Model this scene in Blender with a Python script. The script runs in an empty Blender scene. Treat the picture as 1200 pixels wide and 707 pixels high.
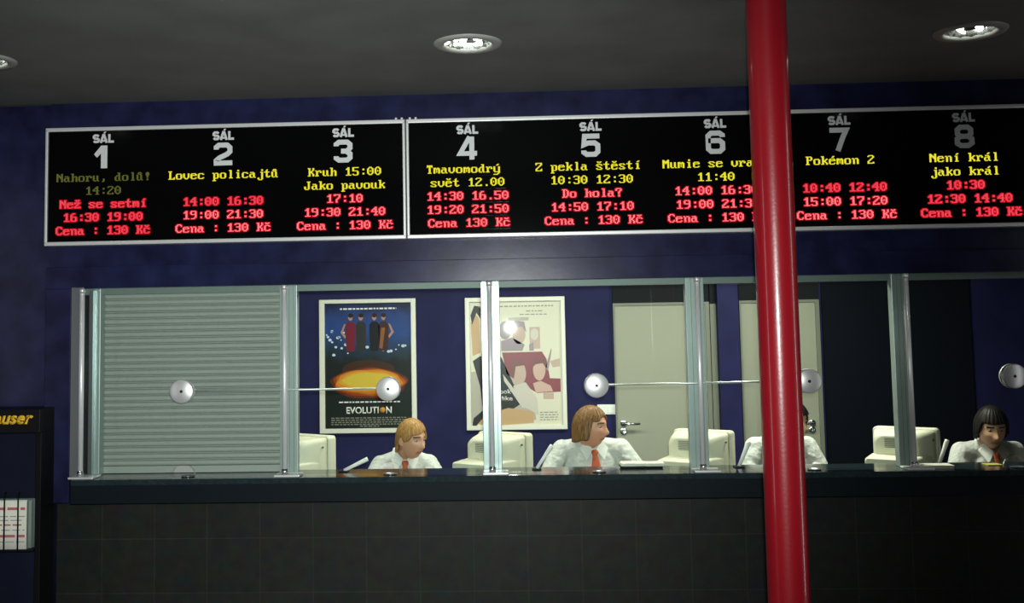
import bpy, bmesh, math, random
from mathutils import Vector, Matrix, Euler, noise
random.seed(7)
C = bpy.context.scene.collection
PI = math.pi

# ------------------------------------------------------------------ camera
F = 1250.0
POS = Vector((1.2405, -5.8001, 1.75))
YAW, PITCH, ROLL = -0.0424, 0.0779, -0.0165
CX, CY = 540.0, 295.0                     # the photograph is cropped: its optical centre lies left of and above the middle
cy_, sy_, cp_, sp_ = math.cos(YAW), math.sin(YAW), math.cos(PITCH), math.sin(PITCH)
FWD = Vector((sy_*cp_, cy_*cp_, sp_)); R0 = Vector((cy_, -sy_, 0)); U0 = R0.cross(FWD)
RT = math.cos(ROLL)*R0 + math.sin(ROLL)*U0
UP = -math.sin(ROLL)*R0 + math.cos(ROLL)*U0
cam = bpy.data.cameras.new('camera'); camo = bpy.data.objects.new('camera', cam); C.objects.link(camo)
cam.sensor_fit = 'HORIZONTAL'; cam.sensor_width = 36; cam.lens = 36*F/1200
cam.shift_x = (600-CX)/1200; cam.shift_y = -(353.5-CY)/1200
m = Matrix((RT, UP, -FWD)).transposed().to_4x4(); m.translation = POS
camo.matrix_world = m
bpy.context.scene.camera = camo
def ray(px, py): return RT*((px-CX)/F) + UP*((CY-py)/F) + FWD
def at(px, py, Y):
    d = ray(px, py); return POS + d*((Y-POS.y)/d.y)
def atz(px, py, Z):
    d = ray(px, py); return POS + d*((Z-POS.z)/d.z)

# ------------------------------------------------------------------ world and lights
sc = bpy.context.scene
sc.view_settings.view_transform = 'Standard'; sc.view_settings.look = 'None'
sc.view_settings.gamma = 1; sc.view_settings.exposure = 0.0; sc.view_settings.use_curve_mapping = False
w = bpy.data.worlds.new('world'); sc.world = w; w.use_nodes = True
w.node_tree.nodes['Background'].inputs[0].default_value = (0.9, 1.0, 1.0, 1)
w.node_tree.nodes['Background'].inputs[1].default_value = 0.012
def lamp(name, typ, loc, target, energy, color=(1,1,1), **kw):
    l = bpy.data.lights.new(name, typ); l.energy = energy; l.color = color
    for k, v in kw.items(): setattr(l, k, v)
    o = bpy.data.objects.new(name, l); C.objects.link(o); o.location = loc
    o.rotation_euler = (Vector(target)-Vector(loc)).to_track_quat('-Z', 'Y').to_euler()
    return o
# the photographer's flash, just over the lens
lamp('camera_flash', 'SPOT', POS+Vector((0.03, 0.02, 0.07)), (0.32, 0, 1.80), 1080, (0.95, 1.0, 0.97), spot_size=math.radians(69), spot_blend=1.0, shadow_soft_size=0.03)
# unseen tall strip lights, added for the upright highlights on the red column
lamp('highlight_strip_left', 'AREA', (-3.1, -3.3, 1.7), (2.2, -1.6, 1.7), 10, (1, .95, 1), shape='RECTANGLE', size=0.5, size_y=3.0)
lamp('highlight_strip_right', 'AREA', (5.2, -1.9, 1.7), (2.2, -1.6, 1.7), 9, (1, 1, 1), shape='RECTANGLE', size=0.16, size_y=3.2)
# lamps of the booth, in its ceiling
for bx, e in ((-0.3, 12), (0.75, 22), (1.85, 22), (3.1, 46)):
    lamp('booth_lamp', 'AREA', (bx, 0.85, 2.60), (bx, 1.0, 0), e, (1.0, 1.0, 0.86), shape='RECTANGLE', size=0.5, size_y=0.3)

# ------------------------------------------------------------------ materials
def mat(name, col, rough=0.5, metal=0.0, emit=None, es=0.0, noise_amt=0.0, noise_scale=8.0, bump=0.0, coat=0.0, spec=0.5, col2=None):
    M = bpy.data.materials.new(name); M.use_nodes = True
    nt = M.node_tree; b = nt.nodes['Principled BSDF']
    b.inputs['Base Color'].default_value = (*col, 1); b.inputs['Roughness'].default_value = rough
    b.inputs['Metallic'].default_value = metal; b.inputs['Coat Weight'].default_value = coat
    b.inputs['Coat Roughness'].default_value = 0.08
    b.inputs['Specular IOR Level'].default_value = spec
    if emit:
        b.inputs['Emission Color'].default_value = (*emit, 1); b.inputs['Emission Strength'].default_value = es
    if noise_amt or bump:
        tc = nt.nodes.new('ShaderNodeTexCoord'); n = nt.nodes.new('ShaderNodeTexNoise')
        n.inputs['Scale'].default_value = noise_scale; n.inputs['Detail'].default_value = 6
        nt.links.new(tc.outputs['Object'], n.inputs['Vector'])
        if noise_amt:
            r = nt.nodes.new('ShaderNodeValToRGB')
            c2 = col2 or tuple(c*(1+noise_amt) for c in col)
            r.color_ramp.elements[0].position = .35; r.color_ramp.elements[1].position = .68
            r.color_ramp.elements[0].color = (*[c*(1-noise_amt*.6) for c in col], 1); r.color_ramp.elements[1].color = (*c2, 1)
            nt.links.new(n.outputs['Fac'], r.inputs['Fac']); nt.links.new(r.outputs['Color'], b.inputs['Base Color'])
        if bump:
            bp = nt.nodes.new('ShaderNodeBump'); bp.inputs['Strength'].default_value = bump; bp.inputs['Distance'].default_value = .01
            nt.links.new(n.outputs['Fac'], bp.inputs['Height']); nt.links.new(bp.outputs['Normal'], b.inputs['Normal'])
    return M
def tile_mat(name, c1, c2, grout, size):
    M = bpy.data.materials.new(name); M.use_nodes = True; nt = M.node_tree; b = nt.nodes['Principled BSDF']
    tc = nt.nodes.new('ShaderNodeTexCoord'); sx = nt.nodes.new('ShaderNodeSeparateXYZ'); cx = nt.nodes.new('ShaderNodeCombineXYZ')
    nt.links.new(tc.outputs['Object'], sx.inputs[0]); nt.links.new(sx.outputs['X'], cx.inputs['X']); nt.links.new(sx.outputs['Z'], cx.inputs['Y'])
    br = nt.nodes.new('ShaderNodeTexBrick'); br.offset = 0; br.squash = 1
    br.inputs['Color1'].default_value = (*c1, 1); br.inputs['Color2'].default_value = (*c2, 1); br.inputs['Mortar'].default_value = (*grout, 1)
    br.inputs['Scale'].default_value = 1; br.inputs['Mortar Size'].default_value = .003; br.inputs['Mortar Smooth'].default_value = .2
    br.inputs['Brick Width'].default_value = size; br.inputs['Row Height'].default_value = size; br.inputs['Bias'].default_value = 0
    nt.links.new(cx.outputs[0], br.inputs['Vector'])
    n = nt.nodes.new('ShaderNodeTexNoise'); n.inputs['Scale'].default_value = 14; n.inputs['Detail'].default_value = 8
    nt.links.new(tc.outputs['Object'], n.inputs['Vector'])
    mx = nt.nodes.new('ShaderNodeMix'); mx.data_type = 'RGBA'; mx.blend_type = 'OVERLAY'; mx.inputs[0].default_value = .55
    nt.links.new(br.outputs['Color'], mx.inputs[6]); nt.links.new(n.outputs['Color'], mx.inputs[7])
    nt.links.new(mx.outputs[2], b.inputs['Base Color']); b.inputs['Roughness'].default_value = .45; b.inputs['Specular IOR Level'].default_value = .12
    return M
def glass_mat():
    M = bpy.data.materials.new('clear_glass'); M.use_nodes = True; nt = M.node_tree
    for n in list(nt.nodes): nt.nodes.remove(n)
    out = nt.nodes.new('ShaderNodeOutputMaterial'); mx = nt.nodes.new('ShaderNodeMixShader'); fr = nt.nodes.new('ShaderNodeFresnel')
    t = nt.nodes.new('ShaderNodeBsdfTransparent'); g = nt.nodes.new('ShaderNodeBsdfGlossy')
    fr.inputs['IOR'].default_value = 1.4; t.inputs['Color'].default_value = (.955, .985, .97, 1); g.inputs['Roughness'].default_value = .015
    nt.links.new(fr.outputs[0], mx.inputs[0]); nt.links.new(t.outputs[0], mx.inputs[1]); nt.links.new(g.outputs[0], mx.inputs[2]); nt.links.new(mx.outputs[0], out.inputs[0])
    return M
def emis(name, col, s): 
    M = bpy.data.materials.new(name); M.use_nodes = True; nt = M.node_tree
    for n in list(nt.nodes): nt.nodes.remove(n)
    out = nt.nodes.new('ShaderNodeOutputMaterial'); e = nt.nodes.new('ShaderNodeEmission')
    e.inputs[0].default_value = (*col, 1); e.inputs[1].default_value = s; nt.links.new(e.outputs[0], out.inputs[0])
    return M
M = {}
M['navy'] = mat('navy_plaster', (.0115, .0130, .044), .24, noise_amt=.45, noise_scale=7, bump=.05, spec=.16)
M['navy_booth'] = mat('booth_navy_paint', (.0145, .0145, .066), .6, spec=.15, noise_amt=.2, noise_scale=5)
M['navy_dark'] = mat('dark_navy_paint', (.008, .010, .024), .5, spec=.1, noise_amt=.3, noise_scale=4)
M['ceiling'] = mat('charcoal_ceiling', (.145, .148, .142), .8, spec=.1, noise_amt=.12, noise_scale=3)
M['tile'] = tile_mat('dark_stone_tile', (.0165, .0185, .0165), (.019, .0205, .018), (.028, .030, .027), .30)
M['floor'] = tile_mat('grey_floor_tile', (.08, .08, .08), (.1, .1, .1), (.05, .05, .05), .4)
M['worktop'] = mat('dark_polished_stone', (.016, .026, .030), .12, noise_amt=.3, noise_scale=40)
M['edge'] = mat('dark_teal_laminate', (.0045, .0085, .011), .5, spec=.08)
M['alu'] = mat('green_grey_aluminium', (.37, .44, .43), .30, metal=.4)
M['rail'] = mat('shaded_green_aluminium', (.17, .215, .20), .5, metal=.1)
M['silver'] = mat('silver_frame', (.62, .63, .62), .35, metal=.3)
M['chrome'] = mat('polished_steel', (.78, .80, .80), .16, metal=1)
M['brushed'] = mat('brushed_steel', (.72, .73, .72), .36, metal=.6)
M['satin'] = mat('satin_steel', (.74, .76, .76), .34, metal=.35)
M['wall_shade'] = mat('blue_black_wall_shade', (.0040, .0055, .010), .6, spec=.08)
M['jamb'] = mat('dark_brushed_steel', (.22, .25, .25), .28, metal=.8)
M['black'] = mat('black_plastic', (.005, .005, .006), .4, spec=.12)
M['display'] = mat('black_display_panel', (.002, .002, .0024), .13, spec=.08)
M['ledback'] = mat('red_filter_strip', (.020, .0025, .003), .6, spec=.2)
M['letter'] = mat('pale_grey_vinyl', (.58, .60, .60), .6)
M['led_yellow'] = emis('yellow_led', (.95, .86, .035), .95)
M['led_dim'] = emis('dim_yellow_led', (.115, .12, .022), .95)
M['led_halo'] = emis('red_led_halo', (1.0, .008, .03), .68)  # glowing red quads wider than the dots, imitating bloom around the lit text
M['led_core_dim'] = emis('red_led_core_dim', (1.0, .20, .24), 1.2)
M['led_core'] = emis('red_led_core', (1.0, .48, .47), 1.75)
M['slat'] = mat('grey_green_shutter', (.365, .385, .352), .5, metal=.1, spec=.25)
M['red'] = mat('glossy_red_paint', (.34, .006, .014), .30, coat=.8, bump=.05, noise_scale=90)
M['white_frame'] = mat('cream_poster_frame', (.72, .71, .60), .35)
M['door'] = mat('pale_olive_door', (.30, .31, .235), .55)
M['doorframe'] = mat('grey_door_frame', (.17, .18, .14), .5)
M['darkrecess'] = mat('dark_transom', (.009, .011, .013), .6, spec=.1)
M['beige'] = mat('beige_computer_plastic', (.66, .66, .50), .5)
M['vent'] = mat('shadowed_vent_slots', (.10, .10, .08), .7)
M['screen'] = mat('dark_screen_glass', (.01, .012, .014), .1)
M['whiteplastic'] = mat('white_plastic', (.82, .83, .77), .4)
M['paper'] = mat('white_paper', (.72, .72, .62), .8)
M['skin'] = mat('skin', (.56, .30, .19), .5)
M['lip'] = mat('lips', (.46, .17, .13), .5)
M['brow_b'] = mat('brow_brown', (.10, .05, .025), .7)
M['shirt'] = mat('white_shirt_cotton', (.60, .62, .57), .8, bump=.55, noise_scale=15)
M['shirt'].node_tree.nodes['Bump'].inputs['Distance'].default_value = .05
M['collar'] = mat('white_collar_cotton', (.74, .76, .71), .8)
M['tie'] = mat('rust_orange_tie', (.48, .09, .025), .6)
M['trouser'] = mat('black_trousers', (.012, .012, .015), .8)
M['eye'] = mat('eye_white', (.42, .40, .38), .3)
M['iris'] = mat('dark_iris', (.03, .025, .02), .2)
M['glass'] = glass_mat()

# ------------------------------------------------------------------ mesh helpers
def box(bm, c, s, rot=None, mi=0, bevel=0):
    r = bmesh.ops.create_cube(bm, size=1)
    vs = r['verts']; mt = Matrix.Translation(Vector(c)) @ (rot.to_4x4() if rot else Matrix()) @ Matrix.Diagonal((*s, 1))
    bmesh.ops.transform(bm, matrix=mt, verts=vs)
    fs = list({f for v in vs for f in v.link_faces})
    for f in fs: f.material_index = mi
    if bevel:
        es = list({e for v in vs for e in v.link_edges})
        rr = bmesh.ops.bevel(bm, geom=es, offset=bevel, segments=2, affect='EDGES', profile=.6)
        for f in rr['faces']: f.material_index = mi
def boxb(bm, lo, hi, mi=0, bevel=0):
    lo, hi = Vector(lo), Vector(hi); box(bm, (lo+hi)/2, hi-lo, None, mi, bevel)
def loft(bm, rings, mi=0, caps=True, closed=True):
    vr = [[bm.verts.new(p) for p in r] for r in rings]; n = len(vr[0])
    for a, b in zip(vr, vr[1:]):
        for i in range(n if closed else n-1):
            f = bm.faces.new((a[i], a[(i+1) % n], b[(i+1) % n], b[i])); f.material_index = mi; f.smooth = True
    if caps:
        bm.faces.new(list(reversed(vr[0]))).material_index = mi; bm.faces.new(vr[-1]).material_index = mi
    return vr
def frame_of(d):
    d = Vector(d).normalized(); a = Vector((0, 0, 1)) if abs(d.z) < .9 else Vector((1, 0, 0))
    u = a.cross(d).normalized(); return u, d.cross(u)
def tube(bm, pts, radii, n=16, mi=0, caps=True):
    pts = [Vector(p) for p in pts]; rings = []
    if not hasattr(radii, '__len__'): radii = [radii]*len(pts)
    for i, p in enumerate(pts):
        d = pts[min(i+1, len(pts)-1)]-pts[max(i-1, 0)]
        u, v = frame_of(d)
        rings.append([p+(u*math.cos(t)+v*math.sin(t))*radii[i] for t in [2*PI*k/n for k in range(n)]])
    loft(bm, rings, mi, caps)
def lathe(bm, prof, c, axis='Z', n=32, mi=0, caps=False):
    c = Vector(c); rings = []
    for r, h in prof:
        ring = []
        for k in range(n):
            t = 2*PI*k/n
            if axis == 'Z': p = Vector((r*math.cos(t), r*math.sin(t), h))
            else: p = Vector((r*math.cos(t), h, r*math.sin(t)))
            ring.append(c+p)
        rings.append(ring)
    loft(bm, rings, mi, caps)
def ball(bm, c, r, rot=None, seg=16, mi=0):
    if not hasattr(r, '__len__'): r = (r, r, r)
    q = bmesh.ops.create_uvsphere(bm, u_segments=seg, v_segments=max(8, seg*2//3), radius=1)
    mt = Matrix.Translation(Vector(c)) @ (rot.to_4x4() if rot else Matrix()) @ Matrix.Diagonal((*r, 1))
    bmesh.ops.transform(bm, matrix=mt, verts=q['verts'])
    for f in {f for v in q['verts'] for f in v.link_faces}: f.material_index = mi; f.smooth = True
def capsule(bm, p0, p1, r0, r1, n=14):
    tube(bm, [p0, p1], [r0, r1], n); ball(bm, p0, r0, seg=n); ball(bm, p1, r1, seg=n)
def poly(bm, pts, mi=0, smooth=False):
    f = bm.faces.new([bm.verts.new(p) for p in pts]); f.material_index = mi; return f
def prism(bm, pts, off, mi=0):
    off = Vector(off); a = [bm.verts.new(Vector(p)) for p in pts]; b = [bm.verts.new(Vector(p)+off) for p in pts]; n = len(a)
    fs = [bm.faces.new(a), bm.faces.new(list(reversed(b)))]
    for i in range(n): fs.append(bm.faces.new((a[i], b[i], b[(i+1) % n], a[(i+1) % n])))
    for f in fs: f.material_index = mi
def wloc(o):
    v = Vector((0, 0, 0))
    while o: v += o.location; o = o.parent
    return v
def obj(name, bm, mats, parent=None, fix=True):
    """world-space bmesh -> one object; stored relative to its parent's place"""
    if fix: bmesh.ops.recalc_face_normals(bm, faces=bm.faces)
    if parent: bmesh.ops.translate(bm, vec=-wloc(parent), verts=bm.verts)
    me = bpy.data.meshes.new(name); bm.to_mesh(me); bm.free()
    for x in (mats if isinstance(mats, (list, tuple)) else [mats]): me.materials.append(x)
    o = bpy.data.objects.new(name, me); C.objects.link(o)
    if parent: o.parent = parent
    return o
def tag(o, label=None, cat=None, group=None, kind=None):
    if label: o['label'] = label
    if cat: o['category'] = cat
    if group: o['group'] = group
    if kind: o['kind'] = kind
    return o
def thing(name, loc, label=None, cat=None, group=None, kind=None):
    o = bpy.data.objects.new(name, None); C.objects.link(o); o.location = loc; o.empty_display_size = .1
    return tag(o, label, cat, group, kind)
def struct(name, bm, m, parent=None):
    o = obj(name, bm, m, parent)
    if not parent: o['kind'] = 'structure'
    return o
def dup(root, loc, label=None, rz=None):
    r = root.copy(); C.objects.link(r); r.location = loc
    if rz is not None: r.rotation_euler.z = rz
    if label: r['label'] = label
    for ch in list(root.children):
        c = ch.copy(); C.objects.link(c); c.parent = r
        for g in ch.children:
            d = g.copy(); C.objects.link(d); d.parent = c
    return r
def text_bm(s, size=1, offset=0, shear=0, sx=1, extrude=0, space=1):
    """lettering in the XZ plane, facing -Y, left-aligned at the origin"""
    cu = bpy.data.curves.new('lettering', 'FONT'); cu.body = s; cu.size = size; cu.offset = offset; cu.shear = shear
    cu.extrude = extrude; cu.resolution_u = 6; cu.space_character = space
    o = bpy.data.objects.new('lettering', cu); C.objects.link(o)
    dg = bpy.context.evaluated_depsgraph_get(); dg.update()
    me = bpy.data.meshes.new_from_object(o.evaluated_get(dg))
    bm = bmesh.new(); bm.from_mesh(me)
    bpy.data.objects.remove(o); bpy.data.curves.remove(cu); bpy.data.meshes.remove(me)
    bmesh.ops.transform(bm, matrix=Matrix.Rotation(PI/2, 4, 'X') @ Matrix.Diagonal((sx, 1, 1, 1)), verts=bm.verts)
    return bm
def fit_text(s, x0, x1, z0, z1, y, offset=0, shear=0, extrude=.001):
    """scale lettering to fill the rectangle x0..x1, z0..z1 at depth y"""
    bm = text_bm(s, 1, offset, shear, extrude=.0)
    xs = [v.co.x for v in bm.verts]; zs = [v.co.z for v in bm.verts]
    a, b, c, d = min(xs), max(xs), min(zs), max(zs)
    for v in bm.verts:
        v.co.x = x0+(v.co.x-a)/(b-a)*(x1-x0); v.co.z = z0+(v.co.z-c)/(d-c)*(z1-z0); v.co.y = y
    g = bmesh.ops.extrude_face_region(bm, geom=list(bm.faces))
    for v in [q for q in g['geom'] if isinstance(q, bmesh.types.BMVert)]: v.co.y -= extrude
    return bm
def merge(dst, src, mi=None):
    me = bpy.data.meshes.new('t'); src.to_mesh(me); src.free()
    n = len(dst.faces); dst.from_mesh(me); bpy.data.meshes.remove(me)
    dst.faces.ensure_lookup_table()
    if mi is not None:
        for f in dst.faces[n:]: f.material_index = mi

# ------------------------------------------------------------------ setting
BACK = 2.34                              # booth back wall
ZC = at(600, 108, 0).z                   # lobby ceiling
XL, XR = -4.2, 6.2
GY = -0.10                               # glass line
lights_px = ((548, 51), (1137, 36.5), (-21, 71))
lights = [atz(x, y, ZC) for x, y in lights_px]
bm = bmesh.new()                         # ceiling with round openings for the downlights
loop = [bm.verts.new(p) for p in ((XL, -7.5, ZC), (XR, -7.5, ZC), (XR, 0, ZC), (XL, 0, ZC))]
edges = [bm.edges.new((loop[i], loop[(i+1) % 4])) for i in range(4)]
for p in lights:
    vs = [bm.verts.new((p.x+.112*math.cos(t), p.y+.112*math.sin(t), ZC)) for t in [2*PI*k/36 for k in range(36)]]
    edges += [bm.edges.new((vs[i], vs[(i+1) % 36])) for i in range(36)]
bmesh.ops.triangle_fill(bm, edges=edges, use_beauty=True)
struct('ceiling', bm, M['ceiling'])
bm = bmesh.new(); boxb(bm, (XL, -7.5, -.1), (XR, BACK+.1, 0)); struct('floor', bm, M['floor'])
ZH = at(600, 329, -.04).z                # underside of the header
ZT = at(600, 303, -.04).z                # top line of the header surround
ZB = at(67, 590, -.04).z
PX0, PX1 = at(52, 450, -.04).x, at(82, 450, -.04).x
bm = bmesh.new(); boxb(bm, (PX0, 0, ZH), (XR, .12, ZC)); boxb(bm, (PX0, 0, ZB), (PX1, .12, ZH)); struct('wall_front', bm, M['navy'])
bm = bmesh.new(); boxb(bm, (XL, .04, 0), (PX0, .12, ZC)); struct('wall_left', bm, M['navy'])
bm = bmesh.new(); boxb(bm, (PX0, -.04, ZH), (XR, 0, ZT), bevel=.003); struct('trim_1', bm, M['navy'])
bm = bmesh.new(); boxb(bm, (PX0, -.04, ZB), (PX1, 0, ZH), bevel=.003); struct('trim_2', bm, M['navy'])
bm = bmesh.new(); boxb(bm, (at(62, 640, .24).x, .24, 0), (XR, .30, at(300, 589, -.18).z)); o = struct('wall_counter', bm, M['tile'])
tile_shift = at(181, 640, .24)
o.location.x = tile_shift.x
for v in o.data.vertices: v.co.x -= tile_shift.x
zsh = at(1100, 624, .24).z
o.location.z = zsh
for v in o.data.vertices: v.co.z -= zsh
bm = bmesh.new(); boxb(bm, (-1.1, BACK, 0), (XR, BACK+.1, 2.75)); struct('wall_back', bm, M['navy_booth'])
bm = bmesh.new(); boxb(bm, (-1.1, .31, 0), (-1.03, BACK, 2.75)); struct('wall_booth_left', bm, M['navy_booth'])
bm = bmesh.new(); boxb(bm, (-1.03, .12, 2.72), (XR, BACK, 2.8)); struct('ceiling_booth', bm, M['whiteplastic'])

# ---- doors in the booth's back wall
def door(name, pxl, pxr, pyt, handle_px, lever_dir, lever_py, key_py):
    xl, xr = at(pxl, 450, BACK).x, at(pxr, 450, BACK).x; zt = at((pxl+pxr)/2, pyt, BACK).z
    r = thing(name, (xl, BACK, 0), kind='structure')
    b = bmesh.new(); boxb(b, (xl, BACK-.035, .005), (xr, BACK-.002, zt), bevel=.002); obj('door_leaf', b, M['door'], r)
    b = bmesh.new()
    boxb(b, (xl-.012, BACK-.045, 0), (xl, BACK-.001, zt+.02)); boxb(b, (xr, BACK-.045, 0), (xr+.03, BACK-.001, zt+.02)); boxb(b, (xl, BACK-.045, zt), (xr, BACK-.001, zt+.02))
    obj('door_frame', b, M['doorframe'], r)
    b = bmesh.new(); boxb(b, (xl-.012, BACK-.03, zt+.02), (xr+.03, BACK-.001, 2.72)); obj('transom_panel', b, M['darkrecess'], r)
    h = at(handle_px, lever_py, BACK-.04); k = at(handle_px, key_py, BACK-.04)
    b = bmesh.new(); y = BACK-.035
    lathe(b, [(.001, -.012), (.024, -.012), (.026, -.008), (.026, 0)], (h.x, y, h.z), 'Y', 20)
    hd = obj('handle', b, M['chrome'], r)
    b = bmesh.new(); tube(b, [(h.x, y-.008, h.z), (h.x, y-.05, h.z), (h.x+.012*lever_dir, y-.058, h.z), (h.x+.115*lever_dir, y-.058, h.z)], .0095, 12); obj('lever', b, M['chrome'], hd)
    b = bmesh.new(); lathe(b, [(.001, -.006), (.006, -.006), (.006, -.010), (.024, -.010), (.026, -.006), (.026, 0)], (k.x, y, k.z), 'Y', 20); obj('key_rose', b, M['chrome'], r)
    return r, xl, xr, zt
door('door_1', 722, 828, 358, 731, 1, 496.5, 506)
door('door_2', 870, 957, 355, 952, -1, 496, 504)
zt1 = at(800, 357, BACK).z
a, b_ = at(834, 450, BACK).x, at(846, 450, BACK).x
bm = bmesh.new(); boxb(bm, (a, BACK-.03, 0), (b_, BACK-.001, zt1)); boxb(bm, (a, BACK-.03, zt1), (b_, BACK-.001, 2.72), 1); struct('trim_3', bm, [M['doorframe'], M['darkrecess']])
a, b_ = at(844, 450, BACK-.10).x, at(868.5, 450, BACK-.10).x
bm = bmesh.new(); boxb(bm, (a, BACK-.10, 0), (b_, BACK-.0005, 2.72)); struct('trim_4', bm, M['navy_booth'])
# shade on the wall right of the second door, painted as a dark sheet
a, b_ = at(966, 450, BACK).x, at(1140, 450, BACK).x
bm = bmesh.new(); boxb(bm, (a, BACK-.02, 0), (b_, BACK-.0005, 2.72)); struct('trim_5', bm, M['wall_shade'])

# ---- aluminium window frame: top rail and posts
zr0, zr1 = at(500, 338.5, 0.02).z, at(500, 331.5, 0.02).z
posts = [(at(327.4, 333, 0).x, at(347.9, 333, 0).x), (at(563, 332, 0).x, at(584.7, 332, 0).x), (at(802.5, 326, 0).x, at(824, 326, 0).x), (at(1043.7, 320, 0).x, at(1064, 320, 0).x)]
posts.append((posts[3][0]+1.1, posts[3][1]+1.1))
xg0 = at(108.5, 450, 0).x
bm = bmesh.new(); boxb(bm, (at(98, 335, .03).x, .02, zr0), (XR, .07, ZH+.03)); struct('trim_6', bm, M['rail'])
ZW = at(600, 557.5, -.18).z              # counter top height
for i, (a, b_) in enumerate(posts):
    bm = bmesh.new()
    boxb(bm, (a, 0, ZW), (b_, .06, ZH), bevel=.003)
    for q in (.30, .55, .80): boxb(bm, (a+(b_-a)*q-.0012, -.0012, ZW), (a+(b_-a)*q+.0012, .001, ZH), 1)
    struct('trim_%d' % (7+i), bm, [M['alu'], M['doorframe']])
bm = bmesh.new(); boxb(bm, (xg0, 0, ZW), (at(117, 450, 0).x, .07, ZH), bevel=.003); struct('trim_12', bm, M['alu'])
# steel lining of the left jamb
bm = bmesh.new(); a = at(82.5, 450, -.06).x; b_ = at(97, 450, -.06).x
boxb(bm, (a, -.062, ZW), (b_, -.055, at(90, 337, -.06).z), bevel=.002)
boxb(bm, (a, -.055, ZW), (a+.004, .1, ZH-.01)); boxb(bm, (at(104.5, 450, -.02).x, -.03, ZW), (at(109, 450, -.02).x, .04, ZH-.012)); struct('trim_13', bm, M['jamb'])

# ---- counter
ct = thing('ticket_counter', (2.0, 0, ZW), 'long dark ticket counter running under all the glass windows', 'counter')
xc0 = at(82.5, 570, -.18).x
zlow = at(300, 589, -.18).z
bm = bmesh.new(); boxb(bm, (xc0, -.18, ZW-.03), (XR, .16, ZW), bevel=.003); obj('worktop', bm, M['worktop'], ct)
bm = bmesh.new(); boxb(bm, (xc0, -.176, zlow), (XR, -.14, ZW-.03)); obj('front_panel', bm, M['edge'], ct)
bm = bmesh.new(); boxb(bm, (xc0, -.14, zlow), (XR, .24, zlow+.02)); boxb(bm, (xc0, .12, zlow+.02), (XR, .16, ZW-.03)); obj('carcass', bm, M['edge'], ct)
ZD = .76
dk = thing('booth_desk', (2.0, .4, 0), 'low dark desk inside the booth, behind the raised counter', 'desk')
bm = bmesh.new(); boxb(bm, (-.9, .31, ZD-.03), (XR, .62, ZD)); obj('desk_top', bm, M['edge'], dk)
for x in (-.85, .6, 1.7, 2.8, 3.9, 5.0, 6.1):
    bm = bmesh.new(); boxb(bm, (x-.02, .33, 0), (x+.02, .60, ZD-.03)); obj('desk_support', bm, M['edge'], dk)

# ---- glass panes of the five windows, each with its speaking disc
rodx = [at(97, 400, GY).x, at(334, 400, GY).x, at(574.5, 400, GY).x, at(818.5, 400, GY).x, at(1063.5, 400, GY).x]
rodx.append(rodx[4]+1.1)
ZG = ZH-.004
discs = [(213, 459), (455, 456), (699, 452), (948, 447), (1188.5, 441)]
for i in range(5):
    r = thing('window_%d' % (i+1), (rodx[i], GY, ZW), kind='structure')
    x0, x1 = rodx[i]+.004, rodx[i+1]-.004; xm = at(discs[i][0]+2, 549, GY).x
    bm = bmesh.new()
    n = 14; hole = [(xm+.062*math.cos(t), GY, ZW+.006+.062*math.sin(t)) for t in [PI-PI*k/n for k in range(n+1)]]
    pts = [(x0, GY, ZW+.006)]+hole+[(x1, GY, ZW+.006), (x1, GY, ZG), (x0, GY, ZG)]
    prism(bm, pts, (0, .010, 0)); obj('glass_pane', bm, M['glass'], r)
    c = at(*discs[i], GY-.01)
    bm = bmesh.new(); lathe(bm, [(.001, -.014), (.003, -.014), (.059, -.0135), (.063, -.011), (.064, -.008), (.064, .008), (.001, .008)], (c.x, GY-.008, c.z), 'Y', 40)
    d = obj('speaking_disc', bm, M['brushed'], r)
    bm = bmesh.new(); lathe(bm, [(.001, -.005), (.006, -.005), (.008, 0), (.008, .004)], (c.x, GY-.022, c.z), 'Y', 16); obj('disc_bolt', bm, M['black'], d)
    bm = bmesh.new(); lathe(bm, [(.001, .0), (.064, 0), (.064, .012), (.055, .016), (.001, .016)], (c.x, GY+.010, c.z), 'Y', 32); obj('inner_disc', bm, M['brushed'], r)
    if i in (0, 2):
        c2 = at(*discs[i+1], GY-.01)
        bm = bmesh.new(); tube(bm, [(c.x+.06, GY+.034, c.z), (c2.x-.03, GY+.034, c2.z)], .0055, 10); obj('tie_rod', bm, M['brushed'], r)
    if i == 4:
        bm = bmesh.new(); tube(bm, [(c.x+.06, GY+.034, c.z), (c.x+1.08, GY+.034, c.z)], .0055, 10); obj('tie_rod', bm, M['brushed'], r)
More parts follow.
